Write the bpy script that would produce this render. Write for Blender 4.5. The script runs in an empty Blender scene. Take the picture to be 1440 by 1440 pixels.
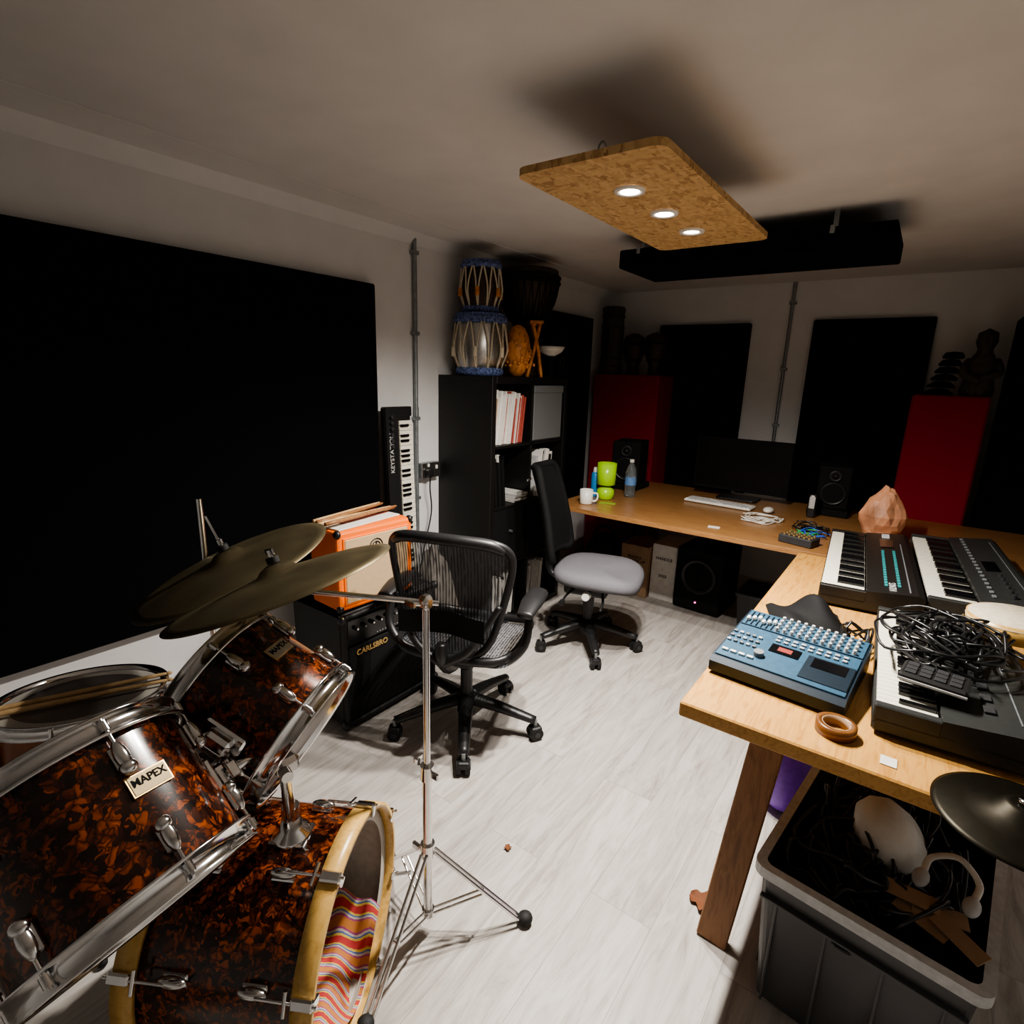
import bpy, bmesh, math, random
from mathutils import Matrix, Vector, Euler
from mathutils import noise as mn
D=bpy.data; C=bpy.context; SC=C.scene.collection
rad=math.radians
# ------------------------------------------------------------ materials
def mk(name):
    m=D.materials.new(name); m.use_nodes=True; nt=m.node_tree
    return m,nt,nt.nodes['Principled BSDF']
def N(nt,t,**k):
    n=nt.nodes.new(t)
    for a,b in k.items():
        if a in n.inputs: n.inputs[a].default_value=b
        else: setattr(n,a,b)
    return n
def coords(nt,scale=(1,1,1),rot=(0,0,0)):
    tc=N(nt,'ShaderNodeTexCoord'); mp=N(nt,'ShaderNodeMapping')
    mp.inputs['Scale'].default_value=scale; mp.inputs['Rotation'].default_value=rot
    nt.links.new(tc.outputs['Object'],mp.inputs['Vector']); return mp.outputs[0]
def ramp(nt,src,stops,interp='LINEAR'):
    r=N(nt,'ShaderNodeValToRGB'); r.color_ramp.interpolation=interp
    e=r.color_ramp.elements
    while len(e)<len(stops): e.new(.5)
    for i,(p,c) in enumerate(stops): e[i].position=p; e[i].color=(*c,1)
    nt.links.new(src,r.inputs[0]); return r.outputs[0]
def bump(nt,b,src,s=.2,d=.002):
    n=N(nt,'ShaderNodeBump'); n.inputs['Strength'].default_value=s; n.inputs['Distance'].default_value=d
    nt.links.new(src,n.inputs['Height']); nt.links.new(n.outputs[0],b.inputs['Normal'])
def plain(name,col,rough=.5,metal=0,var=.12,scale=60,bs=.0,**k):
    m,nt,b=mk(name); b.inputs['Roughness'].default_value=rough; b.inputs['Metallic'].default_value=metal
    no=N(nt,'ShaderNodeTexNoise'); no.inputs['Scale'].default_value=scale; no.inputs['Detail'].default_value=3
    nt.links.new(coords(nt),no.inputs['Vector'])
    a=tuple(c*(1-var) for c in col); z=tuple(min(1,c*(1+var)) for c in col)
    nt.links.new(ramp(nt,no.outputs['Fac'],[(.3,a),(.7,z)]),b.inputs['Base Color'])
    if bs: bump(nt,b,no.outputs['Fac'],bs)
    for kk,v in k.items(): b.inputs[kk.replace('_',' ')].default_value=v
    return m
def wood(name,c1,c2,scale=(1,1,1),rough=.45,dist=2.0):
    m,nt,b=mk(name); b.inputs['Roughness'].default_value=rough
    no=N(nt,'ShaderNodeTexNoise'); no.inputs['Scale'].default_value=6; no.inputs['Detail'].default_value=6; no.inputs['Distortion'].default_value=dist
    nt.links.new(coords(nt,scale),no.inputs['Vector'])
    nt.links.new(ramp(nt,no.outputs['Fac'],[(.3,c1),(.55,c2),(.75,tuple(x*.85 for x in c2))]),b.inputs['Base Color'])
    bump(nt,b,no.outputs['Fac'],.08); return m
def fabric(name,col,s=700,bs=.4,rough=.95):
    m=plain(name,col,rough,0,.2,s,bs); m.node_tree.nodes['Principled BSDF'].inputs['Specular IOR Level'].default_value=.1; return m
def emis(name,col,st):
    m,nt,b=mk(name); b.inputs['Emission Color'].default_value=(*col,1); b.inputs['Emission Strength'].default_value=st; b.inputs['Base Color'].default_value=(*col,1); return m

WALL=plain('wall_paint',(.68,.68,.68),.8,0,.03,8,.08)
CEIL=plain('ceiling_paint',(.68,.665,.65),.85,0,.04,5,.08)
BLKF=fabric('black_acoustic_fabric',(.003,.003,.0045))
REDF=fabric('red_acoustic_fabric',(.30,.003,.018))
BLK=plain('black_plastic',(.012,.012,.013),.42)
BLKM=plain('black_matte',(.006,.006,.0065),.8,Specular_IOR_Level=.25)
BLKG=plain('black_gloss',(.005,.005,.006),.15)
SCREEN=plain('dark_screen',(.003,.003,.0035),.3,Specular_IOR_Level=.3)
CABLE=plain('black_cable_rubber',(.012,.012,.013),.3)
DGRY=plain('dark_grey_plastic',(.030,.031,.034),.5)
GRYP=plain('grey_plastic',(.16,.17,.18),.5)
LGRY=plain('light_grey',(.5,.5,.5),.5)
WHT=plain('white_plastic',(.75,.74,.70),.4,0,.04)
IVORY=plain('ivory_keys',(.78,.75,.65),.25,0,.03)
PAPER=plain('paper',(.68,.66,.62),.8,0,.08,30)
CHR=plain('chrome',(.78,.78,.78),.13,1,.04)
STEEL=plain('galvanised_steel',(.28,.30,.31),.45,.7,.15,40)
ORG=plain('orange_vinyl',(.88,.17,.006),.5,0,.08,300,.2)
GRILL=plain('tan_grille_cloth',(.46,.33,.20),.9,0,.35,600,.3)
TOLEX=plain('black_tolex',(.008,.008,.009),.6,0,.2,400,.4)
GOLD=plain('gold',(.75,.52,.22),.35,.8)
SHELFM=wood('black_brown_wood',(.003,.003,.003),(.007,.006,.006),(1,8,8),.5)
DESKW=wood('pine_desk_wood',(.42,.20,.045),(.58,.31,.085),(9,1,9),.38)
DESKB=wood('oak_desk_wood',(.22,.105,.038),(.34,.175,.07),(1,9,9),.3)
LEGW=wood('brown_leg_wood',(.20,.09,.035),(.32,.15,.06),(9,9,1),.5)
HOOPW=wood('maple_hoop_wood',(.50,.28,.07),(.68,.43,.14),(4,4,4),.3)
CARVE=wood('carved_wood',(.26,.085,.02),(.66,.27,.07),(4,4,2),.5)
DARKW=wood('dark_wood',(.014,.008,.006),(.04,.022,.014),(4,4,1),.6)
GREYW=wood('weathered_wood',(.022,.017,.014),(.06,.048,.04),(4,4,1),.8)
STICKW=wood('drumstick_wood',(.5,.32,.15),(.65,.45,.24),(2,2,2),.4)
CARD=plain('cardboard',(.34,.22,.13),.85,0,.1,20)
HEAD=plain('drum_head',(.50,.48,.44),.45,0,.08,14)
HEADG=plain('worn_drum_head',(.16,.14,.13),.35,0,.25,6)
BLUE=plain('blue_mixer_metal',(.032,.088,.145),.38,.1)
BLUED=plain('dark_blue_mixer',(.008,.018,.030),.4,.2)
LIME=plain('lime_glass',(.38,.70,.02),.25,0,.03)
SALT=plain('salt_rock',(.62,.30,.17),.5,0,.45,9,.6,Subsurface_Weight=.15)
GREYS=fabric('grey_seat_fabric',(.15,.15,.165),500,.3)
BLUEF=plain('blue_pattern_cloth',(.10,.14,.30),.85,0,.9,90,.3)
STRAP=plain('cream_strap',(.62,.55,.42),.7)
SILV=plain('dull_silver',(.55,.54,.52),.3,1)
PURP=plain('purple_plastic',(.22,.07,.55),.4)
AMBER=plain('amber_tape',(.16,.065,.02),.3)
LEAF=plain('dead_leaf',(.16,.055,.02),.8)
TEAL=plain('teal_print',(.03,.22,.23),.5)
CANB=plain('blue_can',(.03,.22,.50),.3)
RUB=plain('rubber',(.008,.008,.008),.7)
GREYBOX=fabric('grey_storage_fabric',(.17,.175,.18),300,.3)
CAMO=plain('olive_bag',(.030,.034,.022),.9,0,.7,25,.3)
BADGE=plain('badge_face',(.62,.58,.48),.4)
BADGEG=plain('badge_gold_face',(.26,.19,.09),.4,.3)
def glassy():
    m,nt,b=mk('clear_bottle'); b.inputs['Transmission Weight'].default_value=.9; b.inputs['Roughness'].default_value=.08; b.inputs['IOR'].default_value=1.2
    b.inputs['Base Color'].default_value=(.8,.86,.9,1); return m
CLEAR=glassy()
CRATE=plain('grey_crate_plastic',(.085,.085,.088),.35,0,.2,4)
def floormat():
    m,nt,b=mk('grey_oak_laminate')
    co=coords(nt,(1,1,1),(0,0,rad(90)))
    br=N(nt,'ShaderNodeTexBrick'); br.offset=.37
    for k,v in {'Scale':1,'Mortar Size':.0010,'Brick Width':1.25,'Row Height':.19,'Bias':0,'Mortar Smooth':.3}.items(): br.inputs[k].default_value=v
    br.inputs['Color1'].default_value=(.0,.0,.0,1); br.inputs['Color2'].default_value=(1,1,1,1); br.inputs['Mortar'].default_value=(.5,.5,.5,1)
    nt.links.new(co,br.inputs['Vector'])
    sc=N(nt,'ShaderNodeMapping'); sc.inputs['Scale'].default_value=(1.6,12,1); nt.links.new(co,sc.inputs['Vector'])
    off=N(nt,'ShaderNodeVectorMath',operation='MULTIPLY_ADD'); off.inputs[1].default_value=(7,7,7); nt.links.new(br.outputs['Color'],off.inputs[0]); nt.links.new(sc.outputs[0],off.inputs[2])
    no=N(nt,'ShaderNodeTexNoise'); no.inputs['Scale'].default_value=1.6; no.inputs['Detail'].default_value=9; no.inputs['Roughness'].default_value=.66; no.inputs['Distortion'].default_value=1.5
    nt.links.new(off.outputs[0],no.inputs['Vector'])
    c=ramp(nt,no.outputs['Fac'],[(.25,(.235,.205,.18)),(.45,(.41,.38,.35)),(.62,(.51,.485,.455)),(.8,(.33,.30,.275))])
    mx=N(nt,'ShaderNodeMix',data_type='RGBA',blend_type='MULTIPLY'); mx.inputs['Factor'].default_value=1
    tone=ramp(nt,br.outputs['Color'],[(0,(.88,.88,.90)),(1,(1,1,1))])
    nt.links.new(c,mx.inputs['A']); nt.links.new(tone,mx.inputs['B'])
    mo=N(nt,'ShaderNodeMix',data_type='RGBA'); nt.links.new(br.outputs['Fac'],mo.inputs['Factor']); nt.links.new(mx.outputs['Result'],mo.inputs['A']); mo.inputs['B'].default_value=(.25,.23,.21,1)
    nt.links.new(mo.outputs['Result'],b.inputs['Base Color'])
    b.inputs['Roughness'].default_value=.45; bump(nt,b,no.outputs['Fac'],.06); return m
FLOOR=floormat()
def osbmat():
    m,nt,b=mk('osb_board'); b.inputs['Roughness'].default_value=.7
    co=coords(nt,(95,34,40),(0,0,.3))
    no=N(nt,'ShaderNodeTexNoise'); no.inputs['Scale'].default_value=.6; nt.links.new(co,no.inputs['Vector'])
    ad=N(nt,'ShaderNodeVectorMath',operation='MULTIPLY_ADD'); ad.inputs[1].default_value=(1.6,1.6,1.6); nt.links.new(no.outputs['Color'],ad.inputs[0]); nt.links.new(co,ad.inputs[2])
    v=N(nt,'ShaderNodeTexVoronoi'); v.inputs['Scale'].default_value=1.0; nt.links.new(ad.outputs[0],v.inputs['Vector'])
    co2=coords(nt,(34,95,40),(0,0,-.4)); v2=N(nt,'ShaderNodeTexVoronoi'); v2.inputs['Scale'].default_value=1.0; nt.links.new(co2,v2.inputs['Vector'])
    s1=N(nt,'ShaderNodeSeparateColor'); nt.links.new(v.outputs['Color'],s1.inputs[0]); s2=N(nt,'ShaderNodeSeparateColor'); nt.links.new(v2.outputs['Color'],s2.inputs[0])
    a=ramp(nt,s1.outputs[0],[(0,(.34,.19,.075)),(.3,(.50,.31,.13)),(.7,(.62,.41,.20)),(1,(.46,.28,.12))])
    c=ramp(nt,s2.outputs[0],[(0,(.32,.17,.065)),(.25,(.52,.33,.14)),(.8,(.60,.40,.19)),(1,(.42,.24,.10))])
    mx=N(nt,'ShaderNodeMix',data_type='RGBA'); g=N(nt,'ShaderNodeMath',operation='GREATER_THAN'); g.inputs[1].default_value=.5; nt.links.new(s1.outputs[1],g.inputs[0]); nt.links.new(g.outputs[0],mx.inputs['Factor'])
    nt.links.new(a,mx.inputs['A']); nt.links.new(c,mx.inputs['B'])
    nt.links.new(mx.outputs['Result'],b.inputs['Base Color']); return m
OSB=osbmat()
def tortoise():
    m,nt,b=mk('tortoiseshell_wrap'); b.inputs['Roughness'].default_value=.2
    b.inputs['Coat Weight'].default_value=.4; b.inputs['Coat Roughness'].default_value=.08
    co=coords(nt,(1,1,1.0),(.4,.3,.2))
    no=N(nt,'ShaderNodeTexNoise'); no.inputs['Scale'].default_value=30; no.inputs['Detail'].default_value=2; nt.links.new(co,no.inputs['Vector'])
    ad=N(nt,'ShaderNodeVectorMath',operation='MULTIPLY_ADD'); ad.inputs[1].default_value=(.05,.05,.05); nt.links.new(no.outputs['Color'],ad.inputs[0]); nt.links.new(co,ad.inputs[2])
    v=N(nt,'ShaderNodeTexVoronoi'); v.distance='CHEBYCHEV'; v.inputs['Scale'].default_value=78; nt.links.new(ad.outputs[0],v.inputs['Vector'])
    s1=N(nt,'ShaderNodeSeparateColor'); nt.links.new(v.outputs['Color'],s1.inputs[0])
    ve=N(nt,'ShaderNodeTexVoronoi'); ve.feature='DISTANCE_TO_EDGE'; ve.inputs['Scale'].default_value=55; nt.links.new(ad.outputs[0],ve.inputs['Vector'])
    a=ramp(nt,s1.outputs[0],[(0,(.012,.003,.002)),(.35,(.045,.010,.004)),(.58,(.12,.025,.006)),(.82,(.36,.08,.012)),(1,(.20,.04,.008))])
    e=ramp(nt,ve.outputs['Distance'],[(0,(.12,.09,.07)),(.08,(.6,.6,.6)),(.25,(1,1,1))])
    mx=N(nt,'ShaderNodeMix',data_type='RGBA',blend_type='MULTIPLY'); mx.inputs['Factor'].default_value=1; nt.links.new(a,mx.inputs['A']); nt.links.new(e,mx.inputs['B'])
    nt.links.new(mx.outputs['Result'],b.inputs['Base Color']); return m
TORT=tortoise()
def cymmat():
    m,nt,b=mk('aged_bronze'); b.inputs['Metallic'].default_value=.85; b.inputs['Roughness'].default_value=.42
    tc=N(nt,'ShaderNodeTexCoord'); w=N(nt,'ShaderNodeTexWave',wave_type='RINGS',rings_direction='Z'); w.inputs['Scale'].default_value=60; w.inputs['Distortion'].default_value=1
    nt.links.new(tc.outputs['Object'],w.inputs['Vector'])
    no=N(nt,'ShaderNodeTexNoise'); no.inputs['Scale'].default_value=7; nt.links.new(tc.outputs['Object'],no.inputs['Vector'])
    nt.links.new(ramp(nt,no.outputs['Fac'],[(.35,(.15,.125,.075)),(.7,(.27,.225,.135))]),b.inputs['Base Color'])
    bump(nt,b,w.outputs['Fac'],.15,.0008); return m
CYM=cymmat()
def meshmat():
    m,nt,b=mk('chair_mesh_weave'); b.inputs['Roughness'].default_value=.6
    co=coords(nt)
    w=N(nt,'ShaderNodeTexWave',bands_direction='X'); w.inputs['Scale'].default_value=26; nt.links.new(co,w.inputs['Vector'])
    co2=coords(nt,(1,1,.35)); w2=N(nt,'ShaderNodeTexNoise'); w2.inputs['Scale'].default_value=70; w2.inputs['Detail'].default_value=0; nt.links.new(co2,w2.inputs['Vector'])
    mu=N(nt,'ShaderNodeMath',operation='MULTIPLY_ADD'); mu.inputs[1].default_value=.6; nt.links.new(w.outputs['Fac'],mu.inputs[0]); nt.links.new(w2.outputs['Fac'],mu.inputs[2])
    nt.links.new(ramp(nt,mu.outputs[0],[(.62,(.92,.92,.92)),(.85,(.62,.62,.62))]),b.inputs['Alpha'])
    nt.links.new(ramp(nt,mu.outputs[0],[(.62,(.016,.017,.02)),(.85,(.10,.105,.12))]),b.inputs['Base Color'])
    return m
MESHM=meshmat()
def stripemat():
    m,nt,b=mk('striped_blanket'); b.inputs['Roughness'].default_value=.95
    w=N(nt,'ShaderNodeTexWave',bands_direction='Y'); w.inputs['Scale'].default_value=7; w.inputs['Distortion'].default_value=2.5; nt.links.new(coords(nt),w.inputs['Vector'])
    nt.links.new(ramp(nt,w.outputs['Fac'],[(0,(.45,.05,.05)),(.15,(.6,.45,.1)),(.35,(.08,.15,.4)),(.5,(.5,.46,.42)),(.7,(.35,.07,.2)),(.85,(.5,.2,.06))],'CONSTANT'),b.inputs['Base Color']); return m
STRIPE=stripemat()

# ------------------------------------------------------------ builder
def frame(o,z,x=None):
    z=Vector(z).normalized(); x=Vector(x) if x is not None else (Vector((1,0,0)) if abs(z.x)<.9 else Vector((0,1,0)))
    x=(x-z*x.dot(z)).normalized(); y=z.cross(x)
    M=Matrix((x,y,z)).transposed().to_4x4(); M.translation=Vector(o); return M
def T(x,y,z): return Matrix.Translation((x,y,z))
def Rz(a): return Matrix.Rotation(rad(a),4,'Z')
def Rx(a): return Matrix.Rotation(rad(a),4,'X')
def Ry(a): return Matrix.Rotation(rad(a),4,'Y')
def smooth_path(P,res=6,closed=False):
    P=[Vector(p) for p in P]; n=len(P)
    if n<3: return P
    out=[]
    rng=n if closed else n-1
    for i in range(rng):
        if closed: a,b,c,d=P[(i-1)%n],P[i],P[(i+1)%n],P[(i+2)%n]
        else: a,b,c,d=P[max(i-1,0)],P[i],P[i+1],P[min(i+2,n-1)]
        for k in range(res):
            t=k/res
            out.append(.5*((2*b)+(c-a)*t+(2*a-5*b+4*c-d)*t*t+(3*b-a-3*c+d)*t**3))
    if not closed: out.append(P[-1])
    return out
class B:
    def __init__(s,name): s.name=name;s.v=[];s.f=[];s.mi=[];s.sm=[];s.mats=[];s.M=Matrix()
    def add(s,vs,fs,mat,smooth=False,M=None):
        TT=s.M@M if M is not None else s.M
        o=len(s.v); s.v+=[TT@Vector(v) for v in vs]
        if mat not in s.mats: s.mats.append(mat)
        k=s.mats.index(mat)
        for f in fs: s.f.append([i+o for i in f]); s.mi.append(k); s.sm.append(smooth)
    def bm(s,bm,mat,smooth=False,M=None):
        bm.verts.index_update(); s.add([v.co.copy() for v in bm.verts],[[v.index for v in f.verts] for f in bm.faces],mat,smooth,M); bm.free()
    def box(s,c,sz,mat,bev=.003,M=None,seg=1):
        b=bmesh.new(); bmesh.ops.create_cube(b,size=1)
        for v in b.verts: v.co=Vector((v.co.x*sz[0],v.co.y*sz[1],v.co.z*sz[2]))
        bev=min(bev,min(sz)*.3)
        if bev>0: bmesh.ops.bevel(b,geom=b.edges[:],offset=bev,segments=seg,affect='EDGES',profile=.5)
        MM=Matrix.Translation(c)
        s.bm(b,mat,False,(M@MM) if M is not None else MM)
    def bx(s,x0,x1,y0,y1,z0,z1,mat,bev=.003,M=None): s.box(((x0+x1)/2,(y0+y1)/2,(z0+z1)/2),(abs(x1-x0),abs(y1-y0),abs(z1-z0)),mat,bev,M)
    def lathe(s,prof,mat,M=None,seg=32,closed=False):
        vs=[];fs=[];n=len(prof)
        for r,z in prof:
            for i in range(seg):
                a=2*math.pi*i/seg; vs.append((r*math.cos(a),r*math.sin(a),z))
        for j in range(n if closed else n-1):
            for i in range(seg):
                k=(i+1)%seg; j2=(j+1)%n; fs.append([j*seg+i,j*seg+k,j2*seg+k,j2*seg+i])
        s.add(vs,fs,mat,True,M)
    def disc(s,r,z,mat,M=None,seg=32):
        s.add([(r*math.cos(2*math.pi*i/seg),r*math.sin(2*math.pi*i/seg),z) for i in range(seg)],[list(range(seg))],mat,False,M)
    def cyl(s,p0,p1,r0,mat,r1=None,seg=16,cap=True):
        p0=Vector(p0);p1=Vector(p1); L=(p1-p0).length; r1=r0 if r1 is None else r1
        M=frame(p0,p1-p0)
        vs=[];
        for r,z in((r0,0),(r1,L)):
            for i in range(seg): a=2*math.pi*i/seg; vs.append((r*math.cos(a),r*math.sin(a),z))
        s.add(vs,[[i,(i+1)%seg,seg+(i+1)%seg,seg+i] for i in range(seg)],mat,True,M)
        if cap:
            s.add(vs[:seg],[list(range(seg))[::-1]],mat,False,M); s.add(vs[seg:],[list(range(seg))],mat,False,M)
    def torus(s,R,r,mat,M=None,seg=40,sg=10,sz=1):
        prof=[(R+r*math.cos(2*math.pi*k/sg),sz*r*math.sin(2*math.pi*k/sg)) for k in range(sg)]
        s.lathe(prof,mat,M,seg,True)
    def ball(s,c,r,mat,M=None,seg=20):
        if not hasattr(r,'__len__'): r=(r,r,r)
        b=bmesh.new(); bmesh.ops.create_uvsphere(b,u_segments=seg,v_segments=max(8,seg//2),radius=1)
        for v in b.verts: v.co=Vector((v.co.x*r[0],v.co.y*r[1],v.co.z*r[2]))
        MM=Matrix.Translation(c); s.bm(b,mat,True,(M@MM) if M is not None else MM)
    def tube(s,P,r,mat,seg=8,res=6,closed=False,flat=1.0,up=None):
        pts=smooth_path(P,res,closed); n=len(pts)
        if n<2:return
        rr=r if hasattr(r,'__len__') else [r]*len(P)
        vs=[];prev=None
        for i,p in enumerate(pts):
            if closed: t=(pts[(i+1)%n]-pts[i-1])
            else: t=(pts[min(i+1,n-1)]-pts[max(i-1,0)])
            if t.length<1e-9: t=Vector((0,0,1))
            t.normalize()
            if prev is None:
                u=Vector(up) if up else (Vector((0,0,1)) if abs(t.z)<.9 else Vector((1,0,0)))
            else: u=prev
            u=(u-t*u.dot(t)).normalized(); prev=u; w=t.cross(u)
            q=i/max(1,n-1)*(len(rr)-1); k=min(int(q),len(rr)-2) if len(rr)>1 else 0
            ra=rr[k]*(1-(q-k))+rr[min(k+1,len(rr)-1)]*(q-k)
            for j in range(seg):
                a=2*math.pi*j/seg; vs.append(p+u*ra*flat*math.sin(a)+w*ra*math.cos(a))
        fs=[]
        for i in range(n if closed else n-1):
            i2=(i+1)%n
            for j in range(seg): fs.append([i*seg+j,i*seg+(j+1)%seg,i2*seg+(j+1)%seg,i2*seg+j])
        if not closed: fs.append(list(range(seg))[::-1]); fs.append([(n-1)*seg+j for j in range(seg)])
        s.add(vs,fs,mat,True)
    def prism(s,out,z0,z1,mat,M=None,bev=0):
        b=bmesh.new(); vs=[b.verts.new((x,y,z0)) for x,y in out]; f=b.faces.new(vs)
        r=bmesh.ops.extrude_face_region(b,geom=[f])
        for v in r['geom']:
            if isinstance(v,bmesh.types.BMVert): v.co.z=z1
        bmesh.ops.recalc_face_normals(b,faces=b.faces[:])
        if bev:
            es=[e for e in b.edges if abs(e.verts[0].co.z-e.verts[1].co.z)<1e-6]
            bmesh.ops.bevel(b,geom=es,offset=bev,segments=2,affect='EDGES',profile=.5)
        s.bm(b,mat,False,M)
    def grid(s,fn,nu,nv,mat,M=None,smooth=True):
        vs=[fn(i/nu,j/nv) for j in range(nv+1) for i in range(nu+1)]
        fs=[[j*(nu+1)+i,j*(nu+1)+i+1,(j+1)*(nu+1)+i+1,(j+1)*(nu+1)+i] for j in range(nv) for i in range(nu)]
        s.add(vs,fs,mat,smooth,M)
    def text(s,t,size,mat,M,ext=.0008,bold=0):
        c=D.curves.new('tmp','FONT'); c.body=t; c.size=size; c.extrude=ext; c.align_x='CENTER'; c.align_y='CENTER'; c.offset=bold
        o=D.objects.new('tmp',c); SC.objects.link(o); C.view_layer.update()
        me=o.to_mesh(); s.add([v.co.copy() for v in me.vertices],[list(p.vertices) for p in me.polygons],mat,False,M)
        o.to_mesh_clear(); D.objects.remove(o); D.curves.remove(c)
    def done(s,M=None):
        me=D.meshes.new(s.name); me.from_pydata([tuple(v) for v in s.v],[],s.f)
        for m in s.mats: me.materials.append(m)
        me.polygons.foreach_set('material_index',s.mi); me.polygons.foreach_set('use_smooth',s.sm); me.update()
        o=D.objects.new(s.name,me); SC.objects.link(o)
        if M is not None: o.matrix_world=M
        return o
def rrect(w,d,r,n=6,cx=0,cy=0):
    o=[]
    for sx,sy,a0 in((1,1,0),(-1,1,90),(-1,-1,180),(1,-1,270)):
        for k in range(n+1):
            a=rad(a0+90*k/n); o.append((cx+sx*(w/2-r)+r*math.cos(a),cy+sy*(d/2-r)+r*math.sin(a))) if False else o.append((cx+(w/2-r)*sx+r*math.cos(a),cy+(d/2-r)*sy+r*math.sin(a)))
    return o

# ------------------------------------------------------------ room
XL,XR,YB,YF,ZC=-2.28,.98,4.5,-1.3,2.19
def slab(name,x0,x1,y0,y1,z0,z1,mat):
    b=B(name); b.bx(x0,x1,y0,y1,z0,z1,mat,0); return b.done()
slab('floor',XL-.1,XR+.1,YF-.1,YB+.1,-.1,0,FLOOR)
slab('ceiling',XL-.1,XR+.1,YF-.1,YB+.1,ZC,ZC+.1,CEIL)
slab('wall_left',XL-.1,XL,YF,YB,0,ZC,WALL)
slab('wall_right',XR,XR+.1,YF,YB,0,ZC,WALL)
slab('wall_back',XL-.1,XR+.1,YB,YB+.1,0,ZC,WALL)
slab('wall_front',XL-.1,XR+.1,YF-.1,YF,0,ZC,WALL)
b=B('trim_ceiling_left'); b.add([(XL,YF,ZC-.05),(XL+.012,YF,ZC-.04),(XL+.04,YF,ZC-.008),(XL+.05,YF,ZC),(XL,YB,ZC-.05),(XL+.012,YB,ZC-.04),(XL+.04,YB,ZC-.008),(XL+.05,YB,ZC)],[[0,1,5,4],[1,2,6,5],[2,3,7,6]],WALL,True); b.done()
b=B('trim_ceiling_seam'); b.bx(XL+.24,XL+.252,YF,YB,ZC-.003,ZC,CEIL,.001); b.done()
def panel(name,x0,x1,y0,y1,z0,z1,mat,bev=.008):
    b=B(name); b.bx(x0,x1,y0,y1,z0,z1,mat,bev); return b.done()
panel('acoustic_panel',XL+.002,XL+.05,-.25,1.90,.51,1.905,BLKF)
panel('acoustic_panel',XL+.002,XL+.06,3.27,4.08,.5,1.95,BLKF)
panel('acoustic_panel',-1.82,-1.13,YB-.05,YB-.001,.6,1.92,BLKF)
panel('acoustic_panel',-.72,-.035,YB-.05,YB-.001,.6,1.93,BLKF)
panel('bass_trap',-2.215,-1.66,4.12,4.44,0,1.53,REDF,.012)
panel('bass_trap',-.08,.285,4.12,4.44,0,1.46,REDF,.012)
panel('bass_trap',.34,.95,4.12,4.44,0,1.90,BLKF,.012)

# ceiling board with lights
b=B('ceiling_light_board')
b.prism(rrect(.405,1.0,.035),2.0,2.018,OSB,T(-.757,1.785,0))
for x,y in((-.757,1.72),(-.757,2.1)): b.cyl((x,y,2.018),(x,y,ZC),.003,STEEL,seg=8)
x,y=-.72,1.31
b.tube([(x,y,2.016),(x+.010,y,2.03),(x,y,2.042),(x-.010,y,2.03)],.0025,STEEL,6,4,True)
LON=emis('lamp_glow',(1,.9,.74),90); LDIM=emis('lamp_glow_dim',(1,.9,.74),18)
for i,y in enumerate((1.535,1.785,2.035)):
    M=T(-.75,y,0)
    b.lathe([(.026,1.999),(.027,1.994),(.041,1.993),(.043,1.9995)],WHT,M,32)
    b.disc(.0262,1.998,LON if i<2 else LDIM,M,32)
b.done()
b=B('ceiling_acoustic_cloud'); b.bx(-1.35,-.20,2.70,3.16,2.03,2.115,BLKF,.006)
for x in(-1.25,-.42):
    b.box((x,2.76,2.152),(.02,.006,.076),STEEL,.001); b.box((x,3.08,2.152),(.02,.006,.076),STEEL,.001)
    b.box((x,2.698,2.105),(.018,.004,.03),STEEL,.001)
b.done()
for i,(y,e) in enumerate(((1.535,1.0),(1.785,1.0),(2.035,.45))):
    for nm,pw,sz,bl in(('core',75,100,1.0),('spill',92,163,.75)):
        l=D.lights.new('spot_%s_%d'%(nm,i),'SPOT'); l.energy=e*pw; l.color=(1,.935,.85); l.spot_size=rad(sz); l.spot_blend=bl; l.shadow_soft_size=.022
        o=D.objects.new('downlight_beam',l); o.location=(-.75,y,1.985); SC.objects.link(o)

# conduits & socket
b=B('cable_conduit')
b.cyl((XL+.016,2.19,.55),(XL+.016,2.19,2.15),.0115,STEEL)
for z in(.8,1.25,1.7,2.1): b.box((XL+.014,2.19,z),(.03,.045,.018),STEEL,.002)
b.cyl((XL+.016,2.19,1.26),(XL+.016,2.19,1.31),.0145,STEEL); b.tube([(XL+.016,2.19,2.13),(XL+.016,2.19,2.17),(XL+.01,2.19,2.185)],.0115,STEEL,12,4)
b.done()
b=B('cable_conduit')
b.cyl((-.875,YB-.016,.9),(-.875,YB-.016,2.15),.0115,STEEL)
for z in(1.2,1.6,2.05): b.box((-.875,YB-.014,z),(.045,.03,.018),STEEL,.002)
b.cyl((-.875,YB-.016,2.13),(-.875,YB-.016,2.185),.014,STEEL)
b.done()
b=B('wall_socket'); b.box((XL+.022,2.275,.955),(.042,.145,.085),STEEL,.004); b.box((XL+.046,2.275,.955),(.006,.146,.086),SILV,.003)
b.box((XL+.065,2.245,.945),(.035,.045,.045),BLK,.008); b.box((XL+.051,2.315,.97),(.006,.014,.022),WHT,.002); b.box((XL+.051,2.25,.985),(.006,.014,.02),WHT,.002)
b.tube([(XL+.07,2.245,.925),(XL+.06,2.25,.85),(XL+.04,2.28,.7),(XL+.04,2.22,.5),(XL+.03,2.15,.2),(XL+.04,2.1,.01)],.004,BLK)
b.done()

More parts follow.
